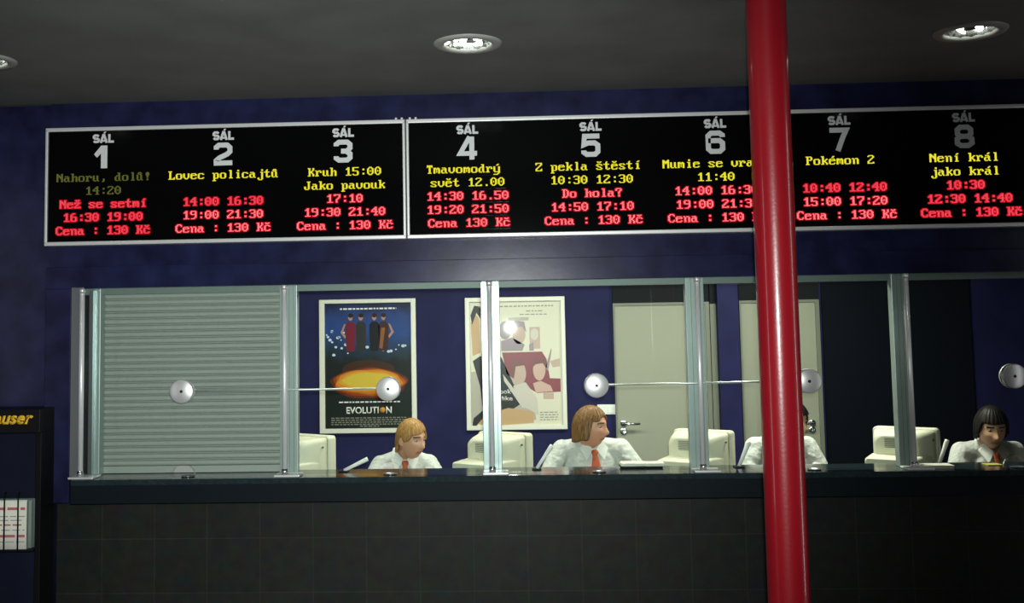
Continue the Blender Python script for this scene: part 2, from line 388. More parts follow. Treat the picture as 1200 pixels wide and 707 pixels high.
# ---- polished posts in front of the glass joints
plabels = ['polished steel post at the left end of the windows, beside the blue jamb', 'polished steel post at the right edge of the closed shutter', 'polished steel post crossing the left part of the cream poster',
           'polished steel post in front of the first pale door, left of the red column', 'polished steel post nearest the dark haired clerk at far right', 'polished steel post beyond the right edge']
p0 = None
for i in range(5):
    if i == 0: px = rodx[0]
    loc = (rodx[i], GY, ZW)
    if p0 is None:
        p0 = thing('glazing_post', loc, plabels[0], 'post', 'polished glazing posts')
        bm = bmesh.new(); tube(bm, [(px, GY-.014, ZW+.012), (px, GY-.014, ZG-.006)], .0135, 20); obj('rod', bm, M['satin'], p0)
        bm = bmesh.new(); boxb(bm, (px-.05, GY-.06, ZW), (px+.085, GY+.06, ZW+.012), bevel=.004); obj('base_plate', bm, M['brushed'], p0)
        bm = bmesh.new(); tube(bm, [(px, GY-.014, ZW+.012), (px, GY-.014, ZW+.04)], [.018, .016], 20); obj('base_socket', bm, M['chrome'], p0)
        bm = bmesh.new(); lathe(bm, [(.001, .012), (.013, .012), (.017, .008), (.017, -.014), (.001, -.014)], (px, GY-.014, ZG-.012), 'Z', 20); obj('top_cap', bm, M['brushed'], p0)
    else: dup(p0, loc, plabels[i])

# ------------------------------------------------------------------ roller shutter of the first window
sx0, sx1 = at(117, 450, .06).x, at(328, 450, .06).x
sh = thing('roller_shutter', ((sx0+sx1)/2, .09, ZW), 'closed grey green roller shutter filling the leftmost ticket window', 'shutter')
bm = bmesh.new(); pitch = .0355; z = ZW+.04; prof = []
while z < ZH+.03:
    for k in range(11):
        t = k/10; prof.append((.086-.015*math.sqrt(max(0, 1-(2*t-1)**2)), z+pitch*.88*t))
    prof += [(.095, z+pitch*.89), (.095, z+pitch*.99)]; z += pitch
loft(bm, [[(sx0, y, zz) for y, zz in prof], [(sx1, y, zz) for y, zz in prof]], caps=False, closed=False)
obj('slat_curtain', bm, M['slat'], sh)
bm = bmesh.new(); boxb(bm, (sx0, .07, ZW+.002), (sx1, .10, ZW+.04), bevel=.003); obj('bottom_bar', bm, M['slat'], sh)

# ------------------------------------------------------------------ schedule boards
G = {'0': '386CC6C6D6D6C6C66C38', '1': '1838781818181818187E', '2': '7CC6060C183060C0C6FE', '3': '7CC606063C060606C67C', '4': '0C1C3C6CCCFE0C0C0C1E',
     '5': 'FEC0C0C0FC060606C67C', '6': '3860C0C0FCC6C6C6C67C', '7': 'FEC606060C1830303030', '8': '7CC6C6C67CC6C6C6C67C', '9': '7CC6C6C67E0606060C78',
     ':': '00001818000000181800', '.': '00000000000000001818', ',': '0000000000000018181830', '!': '183C3C3C181818001818', '?': '7CC6C60C181818001818',
     'C': '3C66C2C0C0C0C0C2663C', 'D': 'F86C6666666666666CF8', 'J': '1E0C0C0C0C0CCCCCCC78', 'K': 'E666666C78786C6666E6', 'L': 'F06060606060606266FE',
     'M': 'C6EEFEFED6C6C6C6C6C6', 'N': 'C6E6F6FEDECEC6C6C6C6', 'P': 'FC6666667C60606060F0', 'T': '7E7E5A1818181818183C', 'Z': 'FEC6860C183060C2C6FE',
     'a': '000000780C7CCCCCCC76', 'c': '0000007CC6C0C0C0C67C', 'd': '1C0C0C3C6CCCCCCCCC76', 'e': '0000007CC6FEC0C0C67C', 'h': 'E060606C7666666666E6',
     'i': '1818003818181818183C', 'j': '0606000E06060606060666663C', 'k': 'E06060666C78786C66E6', 'l': '3818181818181818183C', 'm': '000000ECFED6D6D6D6C6',
     'n': '000000DC666666666666', 'o': '0000007CC6C6C6C6C67C', 'p': '000000DC66666666667C6060F0', 'r': '000000DC76666060' + '60F0', 's': '0000007CC660380CC67C',
     't': '103030FC30303030361C', 'u': '000000CCCCCCCCCCCC76', 'v': '000000C6C6C6C6C66C38', 'y': '000000C6C6C6C6C6C67E060CF8'}
def glyph(ch):
    base = {'ů': 'u', 'ž': 'z', 'í': 'i', 'ý': 'y', 'ě': 'e', 'š': 's', 'á': 'a', 'é': 'e', 'č': 'c'}.get(ch, ch)
    if base == 'z': h = '000000FECC1830' + '60C6FE'
    else: h = G.get(base, '')
    rows = [int(h[i:i+2], 16) for i in range(0, len(h), 2)]
    if ch == 'í': rows[0:3] = [0x0C, 0x18, 0]
    elif ch in 'ýáé': rows[0:3] = [0x0C, 0x18, 0]
    elif ch in 'žěšč': rows[0:3] = [0x6C, 0x38, 0]
    elif ch == 'ů': rows[0:3] = [0x38, 0x6C, 0x38]
    return rows
BY = -.065                                # face of the display panels
CW = .0407                                # width of one character cell
DX = CW/8; DZ = .00455
def led_line(bm, s, xc, zbase, y, fill):
    x0 = xc-len(s)*CW/2
    for i, ch in enumerate(s):
        if ch == ' ': continue
        for r, bits in enumerate(glyph(ch)):
            for b in range(8):
                if bits >> (7-b) & 1:
                    x = x0+i*CW+(b+.5)*DX; z = zbase+(9.5-r)*DZ; hx, hz = DX*fill/2, DZ*fill/2
                    poly(bm, [(x-hx, y, z-hz), (x+hx, y, z-hz), (x+hx, y, z+hz), (x-hx, y, z+hz)])
def stroke(bm, pts, w, y, depth=.003):
    n = len(pts); closed = pts[0] == pts[-1]; P_ = [Vector((p[0], 0, p[1])) for p in pts]; rings = []
    for i in range(n):
        if closed: a, b = P_[(i-1) % (n-1)], P_[(i+1) % (n-1)]
        else: a, b = P_[max(i-1, 0)], P_[min(i+1, n-1)]
        d1 = (P_[i]-a); d2 = (b-P_[i])
        d1 = d1.normalized() if d1.length > 1e-9 else d2.normalized(); d2 = d2.normalized() if d2.length > 1e-9 else d1
        n1, n2 = Vector((-d1.z, 0, d1.x)), Vector((-d2.z, 0, d2.x)); mi = (n1+n2)
        mi = mi.normalized()/max(.55, mi.normalized().dot(n1)); o = mi*(w/2)
        rings.append([P_[i]+o+Vector((0, y-depth, 0)), P_[i]-o+Vector((0, y-depth, 0)), P_[i]-o+Vector((0, y, 0)), P_[i]+o+Vector((0, y, 0))])
    vr = loft(bm, rings, caps=not closed)
    for f in bm.faces: f.smooth = False
def numeral(bm, num, X, z0, H, y):
    a, w = .038, .027; b0, b1, md = w/2, H-w/2, H/2; X -= .002
    Q = {2: [[(-a, .70*H), (-a, .80*H), (-a*.6, b1), (a*.6, b1), (a, b1-.014), (a, .60*H), (a*.6, .49*H), (-a*.5, .34*H), (-a, .22*H), (-a, b0), (a+.013, b0)]],
         3: [[(-a, .72*H), (-a, .80*H), (-a*.6, b1), (a*.6, b1), (a, b1-.013), (a, .63*H), (a*.55, md), (-a*.3, md)], [(a*.4, md), (a, .38*H), (a, b0+.013), (a*.6, b0), (-a*.6, b0), (-a, .20*H), (-a, .28*H)]],
         4: [[(.014, H), (-.040, .27*H), (.052, .27*H)], [(.024, 0), (.024, H)]],
         5: [[(a+.010, b1), (-a*.85, b1), (-a, .52*H), (-a*.4, .60*H), (a*.55, .60*H), (a, .50*H), (a, b0+.014), (a*.6, b0), (-a*.6, b0), (-a, .20*H), (-a, .28*H)]],
         6: [[(a, .72*H), (a, .80*H), (a*.6, b1), (-a*.6, b1), (-a, b1-.014), (-a, b0+.014), (-a*.6, b0), (a*.6, b0), (a, b0+.014), (a, .46*H), (a*.6, .57*H), (-a, .57*H)]],
         7: [[(-a-.014, b1), (a*.95, b1), (a*.45, .58*H), (-a*.3, 0)]],
         8: [[(-a*.5, md), (-a*.92, md+.013), (-a*.92, b1-.013), (-a*.5, b1), (a*.5, b1), (a*.92, b1-.013), (a*.92, md+.013), (a*.5, md), (-a*.5, md)],
             [(-a*.5, md), (-a, md-.013), (-a, b0+.013), (-a*.5, b0), (a*.5, b0), (a, b0+.013), (a, md-.013), (a*.5, md), (-a*.5, md)]]}
    if num == 1:
        prism(bm, [(X+px_, y, z0+pz_*H) for px_, pz_ in ((-.050, .62), (-.010, 1), (.024, 1), (.024, 0), (-.011, 0), (-.011, .66), (-.034, .47))], (0, -.003, 0))
    else:
        for k, q in enumerate(Q[num]): stroke(bm, [(X+px_, z0+pz_) for px_, pz_ in q], w, y, .003+.0006*k)
def strip(bm, q, xc, zbase, mi):          # the black module the dots of one line sit on
    n = len(bm.faces); w_ = len(q)*CW/2; boxb(bm, (xc-w_, BY-.0016, zbase-.014), (xc+w_, BY-.0002, zbase+.050), mi)
halls = [
 (1, 121.5, 'dim', ['Nahoru, dolů!', '14:20'], ['Než se setmí', '16:30 19:00', 'Cena : 130 Kč'], (0, 0, 0, 0, 0), 121.5),
 (2, 262, 'y', ['Lovec policajtů', ''], ['14:00 16:30', '19:00 21:30', 'Cena : 130 Kč'], (0, 0, 0, 0, 0), 262),
 (3, 402.5, 'y', ['Kruh 15:00', 'Jako pavouk'], ['17:10', '19:30 21:40', 'Cena : 130 Kč'], (0, 0, 0, 0, 0), 404.5),
 (4, 548, 'y', ['Tmavomodrý', 'svět 12.00'], ['14:30 16.50', '19:20 21:50', 'Cena 130 Kč'], (-5, 0, 0, 0, 1), 548.7),
 (5, 692.5, 'y', ['Z pekla štěstí', '10:30 12:30'], ['Do hola?', '14:50 17:10', 'Cena : 130 Kč'], (-4, 0, 0, 0, 1), 694.6),
 (6, 838.6, 'y', ['Mumie se vrací', '11:40'], ['14:00 16:30', '19:00 21:30', 'Cena : 130 Kč'], (0, 0, 0, 1, 0), 840.5),
 (7, 984.3, 'y', ['Pokémon 2', ''], ['10:40 12:40', '15:00 17:20', 'Cena : 130 Kč'], (-4, 0, 0, 0, 1), 991),
 (8, 1130.5, 'y', ['Není král', 'jako král'], ['10:30', '12:30 14:40', 'Cena : 130 Kč'], (-3, -3, -3, 1, 2), 1136)]
def avg(a, b): return (a+b)/2
ROWZ = []
for k in range(5):
    h1 = at(121, 211.6+15.78*k, BY).z; h3 = at(404, 207.8+15.5*k, BY).z; h8 = at(1136, 188.5+16.1*k, BY).z
    ROWZ.append((h1+h3+h8)/3)
ztop, zbot = avg(at(55, 151.2, BY).z, at(1199, 121.7, BY).z), avg(at(52, 289, BY).z, at(1199, 265, BY).z)
zs1, zs0 = avg(at(121, 158, BY).z, at(1130, 132, BY).z), avg(at(121, 168.3, BY).z, at(1130, 142.2, BY).z)
zn1, zn0 = avg(at(119, 171, BY).z, at(1130, 146, BY).z), avg(at(119, 198, BY).z, at(1130, 173, BY).z)
xb = [at(53.5, 220, BY).x, at(475.6, 210, BY).x, at(478.6, 210, BY).x, at(905.5, 200, BY).x, at(908.5, 200, BY).x]
boards = [(xb[0], at(475.4, 210, BY).x, (1, 2, 3), 'black cinema schedule board for halls 1 to 3 in a silver frame'),
          (at(476.6, 210, BY).x, xb[3], (4, 5, 6), 'black cinema schedule board for halls 4 to 6, left of the red column'),
          (xb[4], xb[4]+(xb[3]-xb[2]), (7, 8), 'black cinema schedule board for halls 7 and 8, right of the red column')]
FT = .021
for x0, x1, hs, lab in boards:
    r = thing('schedule_board', ((x0+x1)/2, 0, zbot), lab, 'display board', 'cinema schedule boards')
    bm = bmesh.new(); boxb(bm, (x0+.004, BY, zbot+.006), (x1-.004, -.001, ztop-.006)); obj('display_panel', bm, M['display'], r)
    bm = bmesh.new(); yf = BY-.012
    boxb(bm, (x0, yf, zbot), (x1, -.003, zbot+FT), bevel=.004); boxb(bm, (x0, yf, ztop-FT), (x1, -.003, ztop), bevel=.004)
    boxb(bm, (x0, yf, zbot+FT*.5), (x0+.0145, -.003, ztop-FT*.5), bevel=.004); boxb(bm, (x1-.0145, yf, zbot+FT*.5), (x1, -.003, ztop-FT*.5), bevel=.004)
    obj('frame', bm, M['silver'], r)
    for q in ((x1-.035,) if hs[0] == 1 else (x0+.035,) if hs[0] == 4 else ()):
        for dx in (-.014, .018):
            bm = bmesh.new(); boxb(bm, (q+dx-.006, BY-.004, ztop-.002), (q+dx+.006, -.02, ztop+.012), bevel=.002)
            tube(bm, [(q+dx, BY-.006, ztop+.006), (q+dx, -.0, ztop+.006)], .004, 10); obj('hanging_clip', bm, M['silver'], r)
    for num, hx, yk, yl, rl, offs, tx in halls:
        if num not in hs: continue
        X = at(hx, 165, BY).x
        # upper-case Á: the accent is drawn as a stroke above a plain A so the letters keep their height
        bm = bmesh.new(); h = zs1-zs0; y = BY-.0003
        hw, b0, b1, md, sw = .0135, .006, h-.006, h/2, .0125
        L = lambda pts, cx: stroke(bm, [(X+cx+px_, zs0+pz_) for px_, pz_ in pts], sw, y)
        L([(hw, .76*h), (hw*.55, b1), (-hw*.55, b1), (-hw, b1-.006), (-hw, md+.005), (-hw*.5, md), (hw*.5, md), (hw, md-.005), (hw, b0+.006), (hw*.55, b0), (-hw*.55, b0), (-hw, .24*h)], -.0405)
        L([(-.0165, 0), (-.001, h)], .0015); stroke(bm, [(X+.018, zs0), (X+.0025, zs0+h)], sw, y, .0034); stroke(bm, [(X-.009, zs0+.011), (X+.012, zs0+.011)], .009, y, .0038)
        L([(-.009, h), (-.009, b0), (.017, b0)], .0415)
        prism(bm, [(X-.001, y, zs1+.004), (X+.008, y, zs1+.004), (X+.015, y, zs1+.014), (X+.004, y, zs1+.014)], (0, -.003, 0))
        obj('hall_heading', bm, M['letter'], r)
        bm = bmesh.new(); numeral(bm, num, X, zn0, zn1-zn0, y); obj('hall_number', bm, M['letter'], r)
        T = at(tx, 240, BY).x; pxm = 5.72/F
        for k, q in enumerate(yl):
            if not q: continue
            bm = bmesh.new(); led_line(bm, q, T+offs[k]*pxm, ROWZ[k], BY-.003, .98); strip(bm, q, T+offs[k]*pxm, ROWZ[k], 1)
            obj('film_title' if ':' not in q else 'film_time', bm, [M['led_yellow'] if yk == 'y' else M['led_dim'], M['display']], r, fix=False)
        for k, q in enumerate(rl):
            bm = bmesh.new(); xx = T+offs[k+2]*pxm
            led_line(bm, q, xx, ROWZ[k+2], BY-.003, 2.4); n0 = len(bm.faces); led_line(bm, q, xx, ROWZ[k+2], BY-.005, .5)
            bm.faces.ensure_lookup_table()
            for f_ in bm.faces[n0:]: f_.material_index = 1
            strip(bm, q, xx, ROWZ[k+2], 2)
            obj('ticket_price' if 'Cena' in q else ('showtimes' if ':' in q else 'second_title'), bm, [M['led_halo'], M['led_core'] if num in (3, 4, 5, 6) or (num in (2, 7) and k) else M['led_core_dim'], M['display']], r, fix=False)

# ------------------------------------------------------------------ red column
pc = at(911, 353, -1.62)
bm = bmesh.new(); lathe(bm, [(.078, 0), (.078, ZC)], (pc.x, pc.y, 0), 'Z', 64)
cl = thing('column', (pc.x, pc.y, 0), 'tall glossy red round column standing in front of the windows', 'column')
obj('shaft', bm, M['red'], cl)
bm = bmesh.new(); lathe(bm, [(.078, .018), (.115, .018), (.12, .012), (.12, 0)], (pc.x, pc.y, 0), 'Z', 48); obj('base_flange', bm, M['red'], cl)

# ------------------------------------------------------------------ ceiling downlights
M['reflector'] = mat('mirror_reflector', (.85, .87, .84), .12, metal=1)
M['lampglow'] = emis('lamp_glow', (.93, 1, .92), 9)
M['ring'] = mat('pale_metal_ring', (.30, .30, .28), .45)
def downlight(p, label):
    r = thing('ceiling_downlight', (p.x, p.y, ZC), label, 'ceiling light', 'round ceiling downlights')
    bm = bmesh.new(); lathe(bm, [(.108, .004), (.108, -.006), (.118, -.012), (.150, -.010), (.158, -.002), (.158, .0)], p, 'Z', 48); obj('trim_ring', bm, M['ring'], r)
    bm = bmesh.new(); lathe(bm, [(.111, -.002), (.105, .03), (.092, .06), (.06, .085), (.001, .09)], p, 'Z', 14)
    for f in bm.faces: f.smooth = False
    obj('reflector', bm, M['reflector'], r)
    for a in (.4, 2.0, 3.2, 4.6):
        q = p+Vector((.055*math.cos(a), .055*math.sin(a), 0)); bm = bmesh.new()
        tube(bm, [q+Vector((0, 0, .07)), q+Vector((0, 0, .022)), q+Vector((0, 0, .012))], [.016, .016, .008], 12); obj('lamp', bm, M['lampglow'], r)
    return r
labs = ['round recessed downlight at top centre of the ceiling', 'round recessed downlight near the top right corner', 'round recessed downlight cut off by the left edge of the picture']
for p, l in zip(lights, labs):
    downlight(p, l)
    lamp('downlight_beam', 'SPOT', (p.x, p.y, ZC-.02), (p.x, p.y, 0), 14, (.97, 1, .95), spot_size=math.radians(80), spot_blend=.8, shadow_soft_size=.09)

# ------------------------------------------------------------------ posters
def flat(bm, f, pts, mi, lay):           # pts in poster fractions (0..1 right, 0..1 up)
    x0, x1, z0, z1, y = f
    poly(bm, [(x0+(x1-x0)*u, y-.00025*lay, z0+(z1-z0)*v) for u, v in pts], mi)
def ell(cu, cv, ru, rv, n=28, a0=0): return [(cu+ru*math.cos(2*PI*k/n+a0), cv+rv*math.sin(2*PI*k/n+a0)) for k in range(n)]
def picture_frame(outer, inner, label, name='framed_poster'):
    o0 = at(outer[0], outer[3], BACK-.03); o1 = at(outer[2], outer[1], BACK-.03); i0 = at(inner[0], inner[3], BACK-.03); i1 = at(inner[2], inner[1], BACK-.03)
    om = at(outer[0], outer[1], BACK-.03); x0 = (o0.x+om.x)/2
    r = thing(name, ((o0.x+o1.x)/2, BACK, o0.z), label, 'poster')
    bm = bmesh.new(); y0, y1 = BACK-.03, BACK-.001
    def band(lo, hi): boxb(bm, lo, hi, bevel=.005)
    band((o0.x, y0, o0.z), (o1.x, y1, i0.z)); band((o0.x, y0, i1.z), (o1.x, y1, o1.z)); band((o0.x, y0, i0.z-.01), (i0.x, y1, i1.z+.01)); band((i1.x, y0, i0.z-.01), (o1.x, y1, i1.z+.01))
    obj('frame', bm, M['white_frame'], r)
    return r, (i0.x-.002, i1.x+.002, i0.z-.002, i1.z+.002, BACK-.012)
def pmat(n, c, **k): return mat('print_'+n, c, .3, spec=.15, **k)
def print_gradient(name, stops, axis_lo, axis_hi):
    Mx = bpy.data.materials.new(name); Mx.use_nodes = True; nt = Mx.node_tree; b = nt.nodes['Principled BSDF']
    tc = nt.nodes.new('ShaderNodeTexCoord'); s = nt.nodes.new('ShaderNodeSeparateXYZ'); mr = nt.nodes.new('ShaderNodeMapRange'); rp = nt.nodes.new('ShaderNodeValToRGB')
    nt.links.new(tc.outputs['Object'], s.inputs[0]); nt.links.new(s.outputs['Z'], mr.inputs['Value'])
    mr.inputs['From Min'].default_value = axis_lo; mr.inputs['From Max'].default_value = axis_hi
    n = nt.nodes.new('ShaderNodeTexNoise'); n.inputs['Scale'].default_value = 9; nt.links.new(tc.outputs['Object'], n.inputs['Vector'])
    ad = nt.nodes.new('ShaderNodeMath'); ad.operation = 'MULTIPLY_ADD'; ad.inputs[1].default_value = .22; nt.links.new(n.outputs['Fac'], ad.inputs[0])
    sb = nt.nodes.new('ShaderNodeMath'); sb.operation = 'SUBTRACT'; sb.inputs[1].default_value = .11; nt.links.new(mr.outputs[0], sb.inputs[0]); nt.links.new(sb.outputs[0], ad.inputs[2])
    nt.links.new(ad.outputs[0], rp.inputs['Fac'])
    e = rp.color_ramp.elements
    while len(e) < len(stops): e.new(.5)
    for el, (p, c) in zip(e, stops): el.position = p; el.color = (*c, 1)
    nt.links.new(rp.outputs[0], b.inputs['Base Color']); b.inputs['Roughness'].default_value = .3; b.inputs['Specular IOR Level'].default_value = .15
    return Mx
r, f = picture_frame((374.6, 349.6, 486.8, 508.6), (381, 354.5, 481, 503), 'dark movie poster titled EVOLUTION in a cream frame on the blue back wall')
hz = f[3]-f[2]; base = (f[2]-wloc(r).z)
night = print_gradient('print_night_sky', [(0, (.012, .018, .014)), (.52, (.012, .016, .016)), (.62, (.018, .035, .06)), (.78, (.022, .06, .22)), (.9, (.025, .05, .18)), (1.0, (.015, .02, .05))], base, base+hz)
bm = bmesh.new(); flat(bm, f, [(0, 0), (1, 0), (1, 1), (0, 1)], 0, 0)
rnd = random.Random(3)
for k in range(26):                       # pale town lights under the sky
    u, v = rnd.uniform(.02, .3) if k < 16 else rnd.uniform(.3, .95), rnd.uniform(.58, .78) if k < 16 else rnd.uniform(.60, .66); s = rnd.uniform(.006, .016)
    flat(bm, f, ell(u, v, s*1.4, s*.8, 8), 1, 1)
figs = [(.30, (.16, .015, .03)), (.42, (.03, .03, .03)), (.575, (.012, .012, .016)), (.68, (.05, .02, .02))]
for k, (u, c) in enumerate(figs):
    flat(bm, f, [(u-.045, .615), (u+.045, .615), (u+.055, .70), (u+.06, .82), (u+.03, .85), (u-.03, .85), (u-.06, .82), (u-.055, .70)], 2+k, 2)
    flat(bm, f, ell(u, .885, .026, .026, 12), 6, 3); flat(bm, f, ell(u+.002, .90, .03, .018, 12), 7, 4)
flat(bm, f, [(.63, .64), (.665, .63), (.70, .80), (.655, .80)], 8, 3)
flat(bm, f, [(.735, .835), (.755, .83), (.80, .765), (.745, .715), (.735, .735), (.77, .768)], 6, 3); flat(bm, f, [(.245, .835), (.225, .83), (.185, .765), (.235, .715), (.245, .735), (.212, .768)], 6, 3)
flat(bm, f, ell(.50, .47, .30, .075, 40), 12, 2)
for q, (ru, rv, mi) in enumerate(((.44, .125, 13), (.415, .112, 9), (.395, .102, 14), (.375, .094, 10), (.335, .076, 15), (.30, .062, 11))):
    pts = []
    for k in range(48):
        t = 2*PI*k/48; j = 1+.03*math.sin(5*t+q)+.02*math.sin(9*t+q); pts.append((.51+ru*j*math.cos(t), .36+.004*q+rv*j*math.sin(t)))
    flat(bm, f, pts, mi, 3+q)
obj('print', bm, [night, pmat('pale', (.55, .65, .75)), *[pmat('fig%d' % k, c) for k, (u, c) in enumerate(figs)], pmat('face', (.42, .22, .15)), pmat('hair', (.03, .015, .01)), pmat('brown', (.24, .10, .03)),
                  pmat('glow_red', (.28, .05, .01)), pmat('glow_orange', (.62, .22, .02)), pmat('glow_yellow', (.62, .44, .05)), pmat('smoke', (.05, .022, .012)), pmat('ember', (.12, .025, .008)), pmat('glow_deep', (.42, .11, .012)), pmat('glow_amber', (.62, .32, .03))], r, fix=False)
X = lambda u: f[0]+(f[1]-f[0])*u
Z = lambda v: f[2]+(f[3]-f[2])*v
wht = pmat('white_ink', (.78, .78, .72)); dimw = pmat('grey_ink', (.20, .20, .16)); org = pmat('orange_ink', (.62, .26, .03))
bm = fit_text('EVOLUTI', X(.245), X(.615), Z(.118), Z(.172), f[4]-.002, offset=.02, extrude=.0006)
obj('title', bm, wht, r)
obj('title_end', fit_text('N', X(.70), X(.765), Z(.118), Z(.172), f[4]-.002, offset=.02, extrude=.0006), wht, r)
bm = bmesh.new(); lathe(bm, [(.001, -.001), (.021, -.001), (.021, .0)], ((X(.66)), f[4]-.002, Z(.145)), 'Y', 20); obj('title_globe', bm, org, r)
def ink_lines(bm, f, u0, u1, v, h, seed, lay=6):
    rr = random.Random(seed); u = u0
    while u < u1:
        wd = rr.uniform(.02, .05); flat(bm, f, [(u, v), (min(u+wd, u1), v), (min(u+wd, u1), v+h), (u, v+h)], 0, lay); u += wd+.012
bm = bmesh.new(); ink_lines(bm, f, .18, .83, .948, .012, 1); obj('top_line', bm, wht, r, fix=False); bm = bmesh.new(); ink_lines(bm, f, .16, .86, .205, .010, 2); obj('tagline', bm, wht, r, fix=False)
bm = bmesh.new()
for k in range(4): ink_lines(bm, f, .07, .93, .080-.017*k, .009, 5+k)
ink_lines(bm, f, .40, .62, .015, .008, 11); obj('credits', bm, dimw, r, fix=False)

r, f = picture_frame((547, 347.2, 661.5, 504.8), (552.6, 352.5, 656.5, 499.5), 'cream poster with faded collage of faces on the back wall, behind a steel post')
P = lambda x, y: ((x-80)/367, (632-y)/512)      # zoomed-crop units to fractions
bm = bmesh.new(); flat(bm, f, [(0, 0), (1, 0), (1, 1), (0, 1)], 0, 0)
S = lambda pts, mi, lay: flat(bm, f, [P(*p) for p in pts], mi, lay)
def E(x, y, rx, ry, mi, lay, n=20): S([(x+rx*math.cos(2*PI*k/n), y-ry*math.sin(2*PI*k/n)) for k in range(n)], mi, lay)
S([(80, 410), (240, 400), (330, 520), (340, 610), (80, 620)], 5, 1)
S([(84, 205), (118, 200), (122, 330), (90, 345)], 1, 2); E(103, 200, 15, 26, 1, 3); S([(84, 175), (100, 135), (125, 140), (124, 190), (108, 165), (90, 215)], 2, 4)
S([(90, 365), (120, 345), (205, 350), (285, 540), (240, 570), (130, 600), (118, 470)], 2, 4)
S([(108, 625), (120, 590), (230, 560), (330, 575), (330, 622), (200, 630)], 1, 5); S([(84, 630), (90, 600), (130, 566), (126, 600), (100, 632)], 2, 6)
S([(236, 188), (318, 186), (318, 200), (236, 204)], 5, 2)
E(222, 240, 24, 38, 6, 2); E(278, 258, 26, 40, 7, 3); S([(250, 235), (262, 200), (300, 205), (308, 250), (290, 225)], 6, 4); S([(205, 285), (250, 270), (300, 300), (290, 326), (205, 326)], 6, 3)
S([(320, 228), (362, 228), (362, 318), (320, 318)], 7, 2); E(340, 258, 16, 24, 8, 3); S([(318, 300), (335, 290), (336, 326), (318, 326)], 6, 4)
S([(208, 332), (368, 330), (386, 360), (398, 440), (440, 442), (440, 496), (345, 500), (225, 420)], 3, 4)
E(274, 418, 29, 50, 7, 5); S([(240, 430), (246, 365), (290, 362), (300, 385), (262, 390), (254, 440)], 4, 6)
E(356, 405, 25, 44, 9, 5); S([(330, 395), (332, 365), (375, 358), (388, 380), (386, 400), (370, 378), (342, 382)], 4, 6)
S([(380, 400), (405, 318), (408, 322), (392, 410)], 6, 6); S([(330, 460), (360, 450), (400, 470), (410, 494), (340, 498)], 9, 6)
S([(250, 470), (300, 455), (345, 520), (350, 590), (300, 560), (262, 520)], 8, 6); S([(210, 420), (245, 470), (300, 560), (285, 560), (215, 450)], 8, 5)
S([(370, 500), (412, 500), (412, 526), (370, 526)], 7, 2); S([(400, 370), (440, 358), (440, 392), (410, 396)], 7, 2)
obj('print', bm, [pmat('cream', (.66, .63, .50)), pmat('tan', (.52, .33, .17)), pmat('black', (.02, .018, .02)), pmat('maroon', (.24, .06, .075)), pmat('rose_dark', (.18, .075, .07)), pmat('grey', (.42, .39, .33)),
                  pmat('mauve', (.30, .24, .27)), pmat('rose', (.50, .36, .30)), pmat('pale_grey', (.56, .52, .45)), pmat('pink', (.56, .37, .31))], r, fix=False)
bm = bmesh.new()
gi = pmat('grey_ink2', (.28, .26, .22)); ink_lines(bm, f, .10, .92, .985-.03, .010, 21, 7); obj('top_line', bm, gi, r, fix=False); bm = bmesh.new(); ink_lines(bm, f, .62, .80, .915, .008, 22, 7); ink_lines(bm, f, .55, .85, .888, .008, 23, 7); obj('tagline', bm, gi, r, fix=False); bm = bmesh.new()
for k in range(4): ink_lines(bm, f, .75, .95, .10-.02*k, .007, 25+k, 7)
obj('small_print', bm, gi, r, fix=False)
X = lambda u: f[0]+(f[1]-f[0])*u
Z = lambda v: f[2]+(f[3]-f[2])*v
bm = fit_text('look', X(.30), X(.44), Z(.255), Z(.292), f[4]-.003, offset=.01, extrude=.0004); merge(bm, fit_text('like', X(.34), X(.455), Z(.200), Z(.237), f[4]-.003, offset=.01, extrude=.0004))
obj('title', bm, wht, r)
# switch plate beside the door
a, b_ = at(700, 486, BACK), at(721.5, 474, BACK)
sw = thing('switch_plate', ((a.x+b_.x)/2, BACK, a.z), 'small white switch plate on the back wall left of the first door', 'light switch')
bm = bmesh.new(); boxb(bm, (a.x, BACK-.01, a.z), (b_.x, BACK-.001, b_.z), bevel=.003); obj('plate', bm, M['whiteplastic'], sw)
for k in range(2):
    bm = bmesh.new(); wd = (b_.x-a.x)/2; boxb(bm, (a.x+wd*k+.008, BACK-.014, a.z+.012), (a.x+wd*(k+1)-.008, BACK-.01, b_.z-.012), bevel=.002); obj('rocker', bm, M['whiteplastic'], sw)

